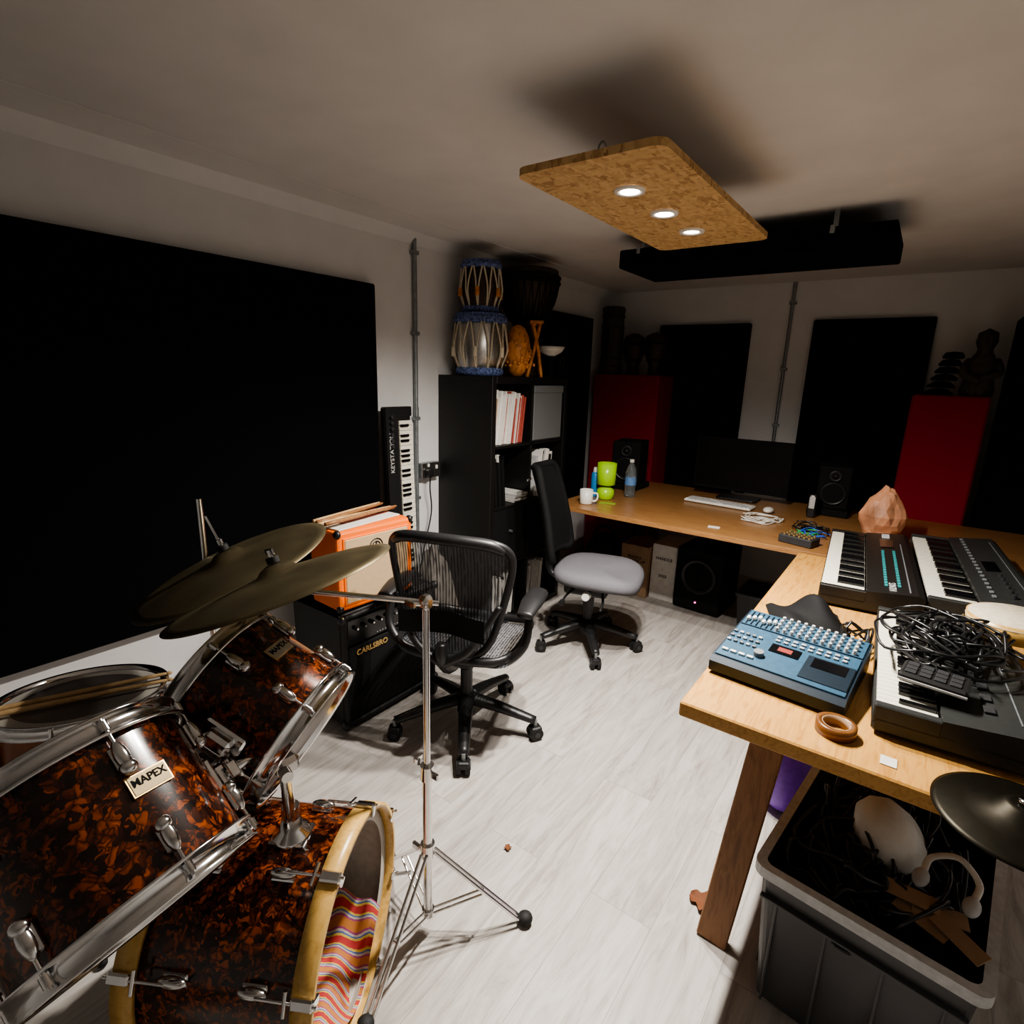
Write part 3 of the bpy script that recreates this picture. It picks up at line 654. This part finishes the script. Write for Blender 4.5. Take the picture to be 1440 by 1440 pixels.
b.add([(x*1.01,y*1.01-.0005,z) for x,y,z in rings[0]]+[(x*1.005,y*1.005,z) for x,y,z in seatf(.455,.975,DZ)],[[i,(i+1)%40,40+(i+1)%40,40+i] for i in range(40)]+[list(range(40))[::-1]],BLK)
b.tube([(0,-.08,.38),(0,-.2,.39),(0,-.25,.46),(0,-.27,.66),(0,-.31,.82)],[.024,.024,.022,.018,.014],BLK,10,6,flat=.8)
def backp(u,v,o):
    x=(2*u-1); w=.20*(1-.25*v)*(1 if .05<v<.95 else .9); z=.53+.48*v
    y=-.215-.05*v-.08*v*v*.8+.06*x*x-o
    return(x*w,y,z)
b.grid(lambda u,v:backp(u,v,0),14,18,BLKM); b.grid(lambda u,v:backp(1-u,v,.038),14,18,BLKM)
edge=[backp(u,0,.019) for u in(0,.25,.5,.75,1)]+[backp(1,v,.019) for v in(.2,.4,.6,.8)]+[backp(u,1,.019) for u in(1,.75,.5,.25,0)]+[backp(0,v,.019) for v in(.8,.6,.4,.2)]
b.tube(edge,.021,BLKM,10,4,True)
b.box((.0,-.385,.93),(.07,.004,.012),LGRY,.001)
b.done(T(-1.365,2.65,0)@Rz(rotB))

# ------------------------------------------------------------ desks
b=B('studio_desk')
b.prism([(-1.68,2.87),(.55,2.85),(.55,4.06),(-1.78,4.06),(-1.78,3.0)],.703,.73,DESKB,None,.002)
for x in(-1.66,-.25,.4):
    b.cyl((x,3.90,0),(x,3.90,.703),.02,BLK); b.cyl((x,4.02,0),(x,4.02,.703),.02,BLK); b.cyl((x,3.90,.1),(x,4.02,.1),.014,BLK)
    b.box((x,3.5,.69),(.04,1.0,.026),BLK,.003)
b.done()
b=B('workbench_desk')
b.bx(-.37,.50,1.24,2.82,.690,.73,DESKW,.004)
b.bx(-.24,.44,1.42,1.47,.62,.69,LEGW,.003); b.bx(-.24,.44,2.60,2.65,.62,.69,LEGW,.003); b.bx(.05,.10,1.47,2.60,.62,.69,LEGW,.003)
def plank(b,p0,p1,w,t,mat,side):
    p0=Vector(p0);p1=Vector(p1); M=frame((p0+p1)/2,p1-p0,side); b.box((0,0,0),(w,t,(p1-p0).length),mat,.003,M)
for x0_,x1_ in((-.235,-.175),(.46,.40)):
    plank(b,(x0_,1.33,0.0),(x1_,1.40,.69),.08,.032,LEGW,(1,0,0)); plank(b,(x0_,2.66,0.0),(x1_,2.62,.69),.08,.032,LEGW,(1,0,0))
b.done()
b=B('blank_label'); b.box((.06,1.30,.7315),(.03,.035,.001),PAPER,0); b.done()

def synth(name,M,L,dp,h,nk,body,kl=.14,first=0,decor=0,keym=IVORY,margin=.03):
    b=B(name)
    b.bx(-L/2,L/2,-dp/2,dp/2,0,h*.45,body,.006)
    b.prism([(-dp/2+kl+.008,h*.4),(-dp/2+kl+.008,h*.82),(dp/2-.02,h),(dp/2,h*.9),(dp/2,h*.3)],-L/2,L/2,body,frame((0,0,0),(1,0,0),(0,1,0)),0)
    b.bx(-L/2,-L/2+margin*.8,-dp/2,-dp/2+kl+.01,h*.3,h*.78,body,.003); b.bx(L/2-margin*.8,L/2,-dp/2,-dp/2+kl+.01,h*.3,h*.78,body,.003)
    kw=(L-2*margin)/nk
    keybed(b,nk,-L/2+margin,-dp/2+.004,h*.62,kw,kl,first,keym)
    yt=-dp/2+kl+.012; span=dp/2-.02-yt; sl=math.atan2(h*.18,span)
    P=T(0,yt,h*.83)@Matrix.Rotation(sl,4,'X')
    if decor==1:
        b.box((-.28*L,span*.5,.0015),(.16*L,span*.35,.002),BLKG,0,P)
        for i in range(16):
            for j in range(2): b.box((-.12*L+i*.035*L,span*(.38+.27*j),.002),(.024*L,span*.07,.003),TEAL,.0005,P)
        b.box((.1*L,span*.85,.001),(.75*L,.004,.001),GRYP,0,P); b.text('SYNTH',.03,LGRY,P@T(.42*L,span*.5,.001))
        for i in range(3): b.box((-.44*L+i*.025,span*.5,.004),(.008,.03,.008),LGRY,.001,P)
    if decor==2:
        b.box((0,span*.55,.0015),(.14*L,span*.3,.002),BLKG,0,P)
        for i in range(18): b.box((-.45*L+i*.05*L,span*.25,.003),(.02,.012,.005),GRYP,.001,P)
        for i in range(6): b.cyl(P@Vector((.15*L+i*.05*L,span*.6,0)),P@Vector((.15*L+i*.05*L,span*.6,.014)),.008,DGRY)
        b.box((0,span*.9,.001),(.85*L,.003,.001),GRYP,0,P)
    if decor==3:
        for i in range(10): b.box((-.4*L+i*.085*L,span*.5,.003),(.03,.02,.005),DGRY,.001,P)
        b.box((0,span*.8,.001),(.85*L,.003,.001),GRYP,0,P)
    for x in(-L*.4,L*.4):
        for y in(-dp*.35,dp*.35): b.cyl((x,y,-.008),(x,y,.002),.012,RUB)
    return b.done(M)
SYB=plain('synth_brown_black',(.013,.012,.011),.4)
SYG=plain('synth_dark_grey',(.028,.030,.029),.45)
synth('synthesizer',T(-.085,2.65,.739)@Rz(-85.5),.93,.31,.088,36,SYB,.135,0,1)
synth('synthesizer',T(.232,2.74,.739)@Rz(-86),.98,.31,.105,36,SYG,.135,0,2)
synth('electronic_keyboard',T(.155,1.745,.739)@Rz(-87),.69,.31,.085,28,SYG,.115,2,3)

b=B('mixing_console')
w,d=.325,.31
b.prism([(-d/2,0),(-d/2,.028),(-d/2+.015,.040),(d/2-.10,.066),(d/2,.078),(d/2+.005,.065),(d/2,0)],-w/2,w/2,BLUED,frame((0,0,0),(1,0,0),(0,1,0)))
sl=math.atan2(.026,d-.115); P=T(0,-d/2+.018,.0415)@Matrix.Rotation(sl,4,'X')
b.box((0,(d-.12)/2,.001),(w-.012,d-.125,.004),BLUE,.001,P)
P2=T(0,d/2-.10,.0665)@Matrix.Rotation(math.atan2(.012,.10),4,'X'); b.box((0,.049,.001),(w-.012,.092,.004),BLUE,.001,P2)
for i in range(11):
    for j in range(4): 
        x=-.06+i*.0195; b.cyl(P2@Vector((x,.012+j*.023,.003)),P2@Vector((x,.012+j*.023,.015)),.0055,LGRY,.0045,10)
for i in range(6): 
    b.box((-.145+i*.014,.045,.0035),(.003,.08,.002),BLKG,0,P2); b.box((-.145+i*.014,.03+.008*(i%3),.009),(.009,.016,.011),WHT,.002,P2)
for i in range(9):
    for j in range(2): b.box((-.04+i*.0205,.168-j*.018,.006),(.012,.007,.005),LGRY,.001,P)
b.box((-.01,.112,.004),(.075,.042,.003),BLKG,.001,P); b.box((-.01,.112,.0056),(.035,.020,.001),emis('red_display',(.22,.02,.012),.08),0,P)
for i in range(5):
    for j in range(3): b.box((-.15+i*.017,.085+j*.026,.006),(.010,.008,.006),[LGRY,GRYP,GRYP][(i+j)%3],.001,P)
for i in range(4): b.box((-.14+i*.022,.03,.006),(.016,.008,.006),WHT,.001,P)
b.cyl(P@Vector((-.06,.055,.003)),P@Vector((-.06,.055,.016)),.013,GRYP)
b.box((.10,.075,.004),(.11,.11,.003),BLUED,.001,P); b.box((.10,.10,.006),(.08,.045,.002),BLKG,.001,P)
for x in(-.13,.13):
    for y in(-.12,.12): b.cyl((x,y,-.008),(x,y,.002),.012,RUB)
b.done(T(-.185,1.57,.739)@Rz(-5))

def tangle(name,M,rx,ry,h,n,r,seed,mat=CABLE,rough=1.0):
    random.seed(seed); b=B(name)
    for k in range(n):
        cx,cy=random.uniform(-.35,.35)*rx,random.uniform(-.35,.35)*ry; R=random.uniform(.35,.65)
        ph=random.uniform(0,6.28); P=[]; z0=random.uniform(r,h)
        m=random.randint(8,12); el=random.uniform(.6,1.2)
        for i in range(m):
            a=ph+2*math.pi*i/m*random.uniform(.96,1.04)
            P.append((cx+rx*R*math.cos(a)*el+random.uniform(-.12,.12)*rx*rough,cy+ry*R*math.sin(a)+random.uniform(-.12,.12)*ry*rough,max(r,z0+random.uniform(-.4,.4)*h)))
        b.tube(P,r,mat,6,4,k%3!=0)
    return b.done(M)
tangle('cable_tangle',T(.14,1.77,.835),.18,.22,.05,24,.0036,11)
tangle('cable_tangle',T(-.05,1.87,.755),.07,.10,.05,4,.0036,13)
tangle('cable_tangle',T(-.62,3.35,.732),.19,.14,.02,5,.003,21,WHT)
tangle('cable_tangle',T(-.42,3.30,.732),.15,.15,.03,6,.003,22)
tangle('cable_tangle',T(-.42,3.12,.732),.10,.10,.03,3,.003,23,plain('green_wire',(.05,.4,.12),.4))
tangle('cable_tangle',T(-.36,3.18,.732),.11,.10,.03,3,.003,24,plain('blue_wire',(.03,.1,.5),.4))

b=B('black_cloth')
b.grid(lambda u,v:((u-.5)*.22,(v-.5)*.24,.004+.07*math.sin(math.pi*u)*math.sin(math.pi*v)*(1+.5*math.sin(8*u+5*v))+.01*math.sin(17*u*v)),24,24,BLKM); b.done(T(-.20,1.95,.731)@Rz(20))
b=B('tape_roll'); b.lathe([(.030,0),(.042,0),(.042,.024),(.030,.024)],AMBER,None,36,True); b.lathe([(.028,0),(.030,0),(.030,.024),(.028,.024)],CARD,None,36,True); b.done(T(-.045,1.345,.731))
b=B('frame_drum'); b.lathe([(.10,0),(.108,0),(.108,.05),(.10,.05)],HOOPW,None,40,True); b.lathe([(0,.051),(.104,.051),(.109,.04)],STRAP,None,40)
for i in range(10):
    M=Rz(36*i); b.box((.1085,0,.025),(.002,.03,.012),BLKM,0,M); b.cyl(M@Vector((.104,0,.018)),M@Vector((.104,0,.020)),.011,GOLD); b.cyl(M@Vector((.104,0,.027)),M@Vector((.104,0,.029)),.011,GOLD)
b.done(T(.30,2.0,.838)@Ry(-3))
b=B('drum_machine_pad'); b.box((0,0,.012),(.13,.09,.024),BLK,.006)
for i in range(4):
    for j in range(3): b.box((-.044+i*.028,-.026+j*.023,.0255),(.022,.018,.004),DGRY,.002)
b.box((0,-.046,.010),(.13,.003,.006),LGRY,.001); b.done(T(.12,1.52,.834)@Rz(-8))
b=B('barcode_box'); b.box((0,0,.05),(.10,.09,.10),BLKM,.004); b.box((-.051,0,.055),(.002,.06,.05),WHT,0)
for i in range(12): b.box((-.0525,-.024+i*.0043,.06),(.001,.0018+.001*(i%3),.025),BLKM,0)
b.done(T(.375,1.62,.731)@Rz(25))
b=B('hi_hat_cymbal'); p=[(.006,.024),(.03,.018),(.045,.002),(.09,-.006),(.125,-.016),(.135,-.0195)]
b.lathe(p+[(q,z-.0014) for q,z in p[::-1]],plain('dark_bronze',(.022,.019,.013),.4,.8),None,64,True); b.lathe([(.012,.024),(.012,.028),(.0,.028)],CHR,None,16)
b.done(frame((.265,1.245,.755),(-.01,-.01,.99)))
b=B('storage_crate')
def cr(w,d,z,r=.02): return[(x,y,z) for x,y in rrect(w,d,r,4)]
W0,D0,W1,D1,h=.36,.54,.41,.60,.40
ro=[cr(W0,D0,0),cr(W1,D1,h)]; ri=[cr(W1-.012,D1-.012,h),cr(W0-.012,D0-.012,.006)]
al=ro+ri; k=len(ro[0]); vs=[p for q in al for p in q]
fs=[[j*k+i,j*k+(i+1)%k,(j+1)*k+(i+1)%k,(j+1)*k+i] for j in range(3) for i in range(k)]+[[i for i in range(k)][::-1],[3*k+i for i in range(k)]]
b.add(vs,fs,CRATE)
RIM=plain('crate_rim',(.55,.56,.57),.4)
out=[(x,y,h) for x,y,_ in cr(W1+.03,D1+.03,h,.03)]; inn=[(x,y,h) for x,y,_ in cr(W1-.012,D1-.012,h,.02)]
lo=[(x,y,h-.022) for x,y,_ in cr(W1+.03,D1+.03,h,.03)]; lo2=[(x,y,h-.022) for x,y,_ in cr(W1-.002,D1-.002,h,.02)]
vs=inn+out+lo+lo2; b.add([(x,y,z+.004 if z==h else z) for x,y,z in vs],[[j*k+i,j*k+(i+1)%k,(j+1)*k+(i+1)%k,(j+1)*k+i] for j in range(3) for i in range(k)],RIM)
for x in(-.16,-.055,.055,.16): b.box((x,-(D0+D1)/4-.004,h*.45),(.006,.012,h*.82),CRATE,.001)
b.box((0,-(D1)/2-.001,h*.80),(W1-.02,.014,.006),CRATE,.001)
for y in(-.2,-.07,.07,.2): b.box((-(W0+W1)/4-.004,y,h*.45),(.012,.006,h*.82),CRATE,.001)
b.done(T(.105,1.505,0)@Rz(-7))
tangle('cable_tangle',T(.095,1.46,.27),.19,.27,.16,46,.0044,31)
tangle('cable_tangle',T(.03,1.35,.38),.13,.12,.08,11,.0042,33)
b=B('white_cushion'); b.lathe([(0,-.065),(.05,-.058),(.085,-.03),(.092,.0),(.08,.035),(.045,.06),(0,.065)],WHT,None,28); b.done(T(.10,1.46,.44)@Ry(50))
b=B('headphone_band'); b.tube([(-.045,0,0),(-.042,.04,0),(0,.065,.01),(.042,.04,0),(.045,0,0)],.007,WHT,8,6,flat=.4); b.ball((-.045,-.02,0),(.016,.024,.012),LGRY); b.ball((.045,-.02,0),(.016,.024,.012),LGRY); b.done(T(.21,1.36,.46)@Rz(-15)@Rx(20))
b=B('cardboard_flaps'); 
for i,(x,y,a) in enumerate(((.17,1.28,-25),(.20,1.31,10),(.23,1.26,-40),(.15,1.31,0))): b.box((0,0,0),(.10,.035,.003),CARD,0,T(x,y,.415+.006*i)@Rz(a)@Rx(15))
b.done()
b=B('purple_ball'); b.ball((0,0,.16),(.10,.10,.16),PURP,None,28); b.torus(.03,.01,PURP,T(0,0,.30)); b.done(T(-.185,1.98,0))
random.seed(5)
for x,y,s_ in((-.86,1.22,.011),(-.29,1.42,.032)):
    b=B('dry_leaf'); b.grid(lambda u,v:((u-.5)*2*s_*math.sin(math.pi*(.08+.84*v))*(1+.3*math.sin(14*v)),(v-.5)*2.4*s_,.002+.5*s_*abs(u-.5)+.3*s_*v*v),8,12,LEAF); b.done(T(x,y,.001)@Rz(random.uniform(0,360)))

# ------------------------------------------------------------ far desk items
b=B('computer_monitor'); b.box((0,0,.23),(.61,.03,.35),BLKM,.006); b.box((0,-.0155,.235),(.585,.002,.32),SCREEN,0); b.box((0,.03,.14),(.06,.02,.2),BLK,.004); b.prism(rrect(.26,.18,.03),0,.012,BLK,T(0,.02,0),.003); b.done(T(-.925,3.86,.731))
def speaker(name,M):
    b=B(name); b.box((0,0,.15),(.20,.25,.30),BLKM,.01,None,2)
    Mf=frame((0,-.126,.11),(0,-1,0),(1,0,0)); b.lathe([(.078,.0),(.082,.004),(.072,.006),(.065,-.004),(.03,-.02),(.025,-.012),(0,-.006)],BLK,Mf,36)
    Mf=frame((0,-.126,.235),(0,-1,0),(1,0,0)); b.lathe([(.04,0),(.042,.004),(.03,.001),(.014,-.004),(.012,.003),(0,.006)],BLK,Mf,28)
    return b.done(M)
b=B('speaker_stand_pad'); b.box((0,0,.02),(.22,.26,.04),BLKM,.004); b.done(T(-1.66,3.72,.731)); speaker('studio_monitor_speaker',T(-1.66,3.72,.772)@Rz(10))
b=B('speaker_stand_pad'); b.box((0,0,.02),(.22,.26,.04),BLKM,.004); b.done(T(-.38,3.88,.731)); speaker('studio_monitor_speaker',T(-.38,3.88,.772)@Rz(8)@Matrix.Scale(.85,4))
b=B('table_lamp')
b.lathe([(0,0),(.045,0),(.05,.006),(.058,.035),(.055,.06),(.03,.082),(.018,.09),(.018,.11),(0,.11)],LIME,None,32)
b.lathe([(.056,.095),(.060,.098),(.062,.235),(.058,.235),(.056,.098)],LIME,None,36); b.disc(.056,.215,LIME); b.done(T(-1.60,3.24,.731))
b=B('coffee_mug'); b.lathe([(0,0),(.036,0),(.040,.006),(.041,.09),(.037,.09),(.036,.01),(0,.008)],WHT,None,32); b.tube([(-.04,0,.07),(-.066,0,.068),(-.07,0,.04),(-.058,0,.022),(-.04,0,.02)],.006,WHT,8,5); b.box((.028,-.029,.05),(.02,.003,.03),BLKM,.001,Rz(0)); b.done(T(-1.62,3.02,.731)@Rz(200))
b=B('spray_can'); b.lathe([(0,0),(.026,0),(.027,.004),(.027,.15),(.02,.162),(0,.164)],CANB,None,24); b.lathe([(0,.195),(.012,.195),(.016,.18),(.016,.16)],WHT,None,20); b.done(T(-1.69,3.26,.731))
b=B('water_bottle'); b.lathe([(0,0),(.034,0),(.037,.01),(.035,.05),(.037,.07),(.035,.09),(.037,.15),(.03,.19),(.014,.22),(.013,.235)],CLEAR,None,28); b.lathe([(.038,.08),(.038,.13)],plain('bottle_label',(.12,.25,.5),.5),None,28); b.cyl((0,0,.232),(0,0,.25),.015,WHT); b.done(T(-1.51,3.42,.731))
b=B('computer_keyboard'); b.box((0,0,.010),(.42,.125,.014),WHT,.004)
for j in range(5):
    for i in range(17): b.box((-.192+i*.024,-.044+j*.022,.019),(.020,.018,.005),LGRY if (i+j)%9 else WHT,.001)
b.done(T(-.97,3.60,.731)@Rz(-3))
b=B('computer_mouse'); b.ball((0,0,.018),(.03,.05,.018),WHT); b.done(T(-.67,3.58,.731))
b=B('card_note'); b.box((0,0,.001),(.06,.04,.002),PAPER,0); b.done(T(-.82,3.0,.731)@Rz(10))
b=B('green_flyer'); b.box((0,0,.001),(.10,.05,.002),plain('green_paper',(.30,.42,.06),.6),0); b.done(T(-1.52,3.12,.731)@Rz(20))
b=B('small_desk_speaker'); b.box((0,0,.07),(.045,.05,.14),BLK,.006); b.box((0,-.026,.09),(.03,.002,.07),LGRY,.001); b.box((0,-.026,.13),(.018,.003,.008),WHT,0); b.done(T(-.45,3.66,.731))
b=B('patch_box'); b.box((0,0,.02),(.16,.10,.04),DGRY,.004)
for i in range(6):
    for j in range(3): b.cyl((-.06+i*.024,-.03+j*.03,.04),(-.06+i*.024,-.03+j*.03,.047),.006,GOLD)
b.done(T(-.40,2.98,.731)@Rz(-15))
b=B('salt_rock'); bm=bmesh.new(); bmesh.ops.create_icosphere(bm,subdivisions=3,radius=1)
for v in bm.verts:
    n=v.co.normalized(); k=1+.22*mn.noise(n*1.7+Vector((3,1,2)))+.10*mn.noise(n*5)
    z=n.z; f_=1-.45*max(0,z); v.co=Vector((n.x*.10*k*f_,n.y*.095*k*f_,.12+z*.15*(1+.2*mn.noise(n*2))))
    if v.co.z<0: v.co.z=0
b.bm(bm,SALT,False); b.done(T(-.09,3.42,.731))
b=B('cardboard_box'); b.bx(-1.58,-1.375,3.52,3.80,0,.37,CARD,.003); b.box((-1.4775,3.66,.3705),(.05,.28,.002),plain('brown_tape',(.28,.16,.07),.3),0); b.text('FRAGILE\nTHIS SIDE UP',.028,BLKM,frame((-1.4775,3.5185,.27),(0,-1,0),(1,0,0))); b.done()
b=B('cardboard_box'); b.bx(-1.365,-1.19,3.56,3.84,0,.40,PAPER,.003); b.text('HANDLE',.03,BLKM,frame((-1.2775,3.5585,.30),(0,-1,0),(1,0,0))); b.text('|||||||||',.025,BLKM,frame((-1.2775,3.5585,.18),(0,-1,0),(1,0,0))); b.done()
b=B('subwoofer'); b.box((0,0,.22),(.31,.34,.42),BLKM,.01,None,2); Mf=frame((0,-.171,.25),(0,-1,0),(1,0,0)); b.lathe([(.115,0),(.12,.005),(.108,.007),(.09,-.004),(.05,-.02),(.04,-.01),(0,-.004)],BLK,Mf,40); b.cyl((0,-.171,.07),(0,-.174,.07),.006,emis('pink_led',(1,.1,.4),4))
for x in(-.12,.12):
    for y in(-.13,.13): b.cyl((x,y,0),(x,y,.012),.015,RUB)
b.done(T(-1.01,3.68,0)@Rz(-4))
b=B('storage_tub'); b.lathe([(0,0),(.17,0),(.20,.26),(.215,.27),(.215,.285),(.195,.285),(.165,.01),(0,.01)],DGRY,Rz(45),4); b.done(T(-.58,3.45,0))
b=B('gear_bag'); b.ball((0,0,.18),(.15,.15,.18),CAMO,None,24); b.tube([(-.1,0,.32),(-.05,0,.40),(.05,0,.40),(.1,0,.32)],.012,CAMO); b.done(T(-1.80,3.70,0))
b=B('gear_bag'); b.ball((0,0,.14),(.14,.13,.14),CAMO,None,24); b.tube([(-.08,0,.24),(-.04,0,.31),(.04,0,.31),(.08,0,.24)],.01,CAMO); b.done(T(-1.72,3.36,0))
b=B('folded_blanket')
b.grid(lambda u,v:((u-.5)*.20+.02*math.sin(7*v),(v-.5)*.24,.05+.33*(math.sin(math.pi*u)*math.sin(math.pi*v))**.35+.012*math.sin(20*u+7*v)),24,24,plain('grey_cloth',(.22,.20,.18),.9,0,.2,30,.3)); b.done(T(-2.0,2.05,.0)@Matrix.Diagonal((1,1,1.6,1)))

# world & camera
w=D.worlds.new('dim_room'); C.scene.world=w; w.use_nodes=True; w.node_tree.nodes['Background'].inputs[0].default_value=(.9,.85,.8,1); w.node_tree.nodes['Background'].inputs[1].default_value=.02
yaw,pit,rol=rad(35.96),rad(13.88),rad(1.79)
Fv=Vector((-math.sin(yaw)*math.cos(pit),math.cos(yaw)*math.cos(pit),-math.sin(pit))); R0=Vector((math.cos(yaw),math.sin(yaw),0)); U0=R0.cross(Fv)
R=R0*math.cos(rol)+U0*math.sin(rol); U=U0*math.cos(rol)-R0*math.sin(rol)
M=Matrix((R,U,-Fv)).transposed().to_4x4(); M.translation=Vector((0,0,1.5))
cd=D.cameras.new('camera'); cd.sensor_width=36; cd.lens=779.6/1440*36; cd.clip_start=.05
co=D.objects.new('camera',cd); co.matrix_world=M; SC.objects.link(co); C.scene.camera=co
try: C.scene.view_settings.look='AgX - Medium High Contrast'
except Exception: pass
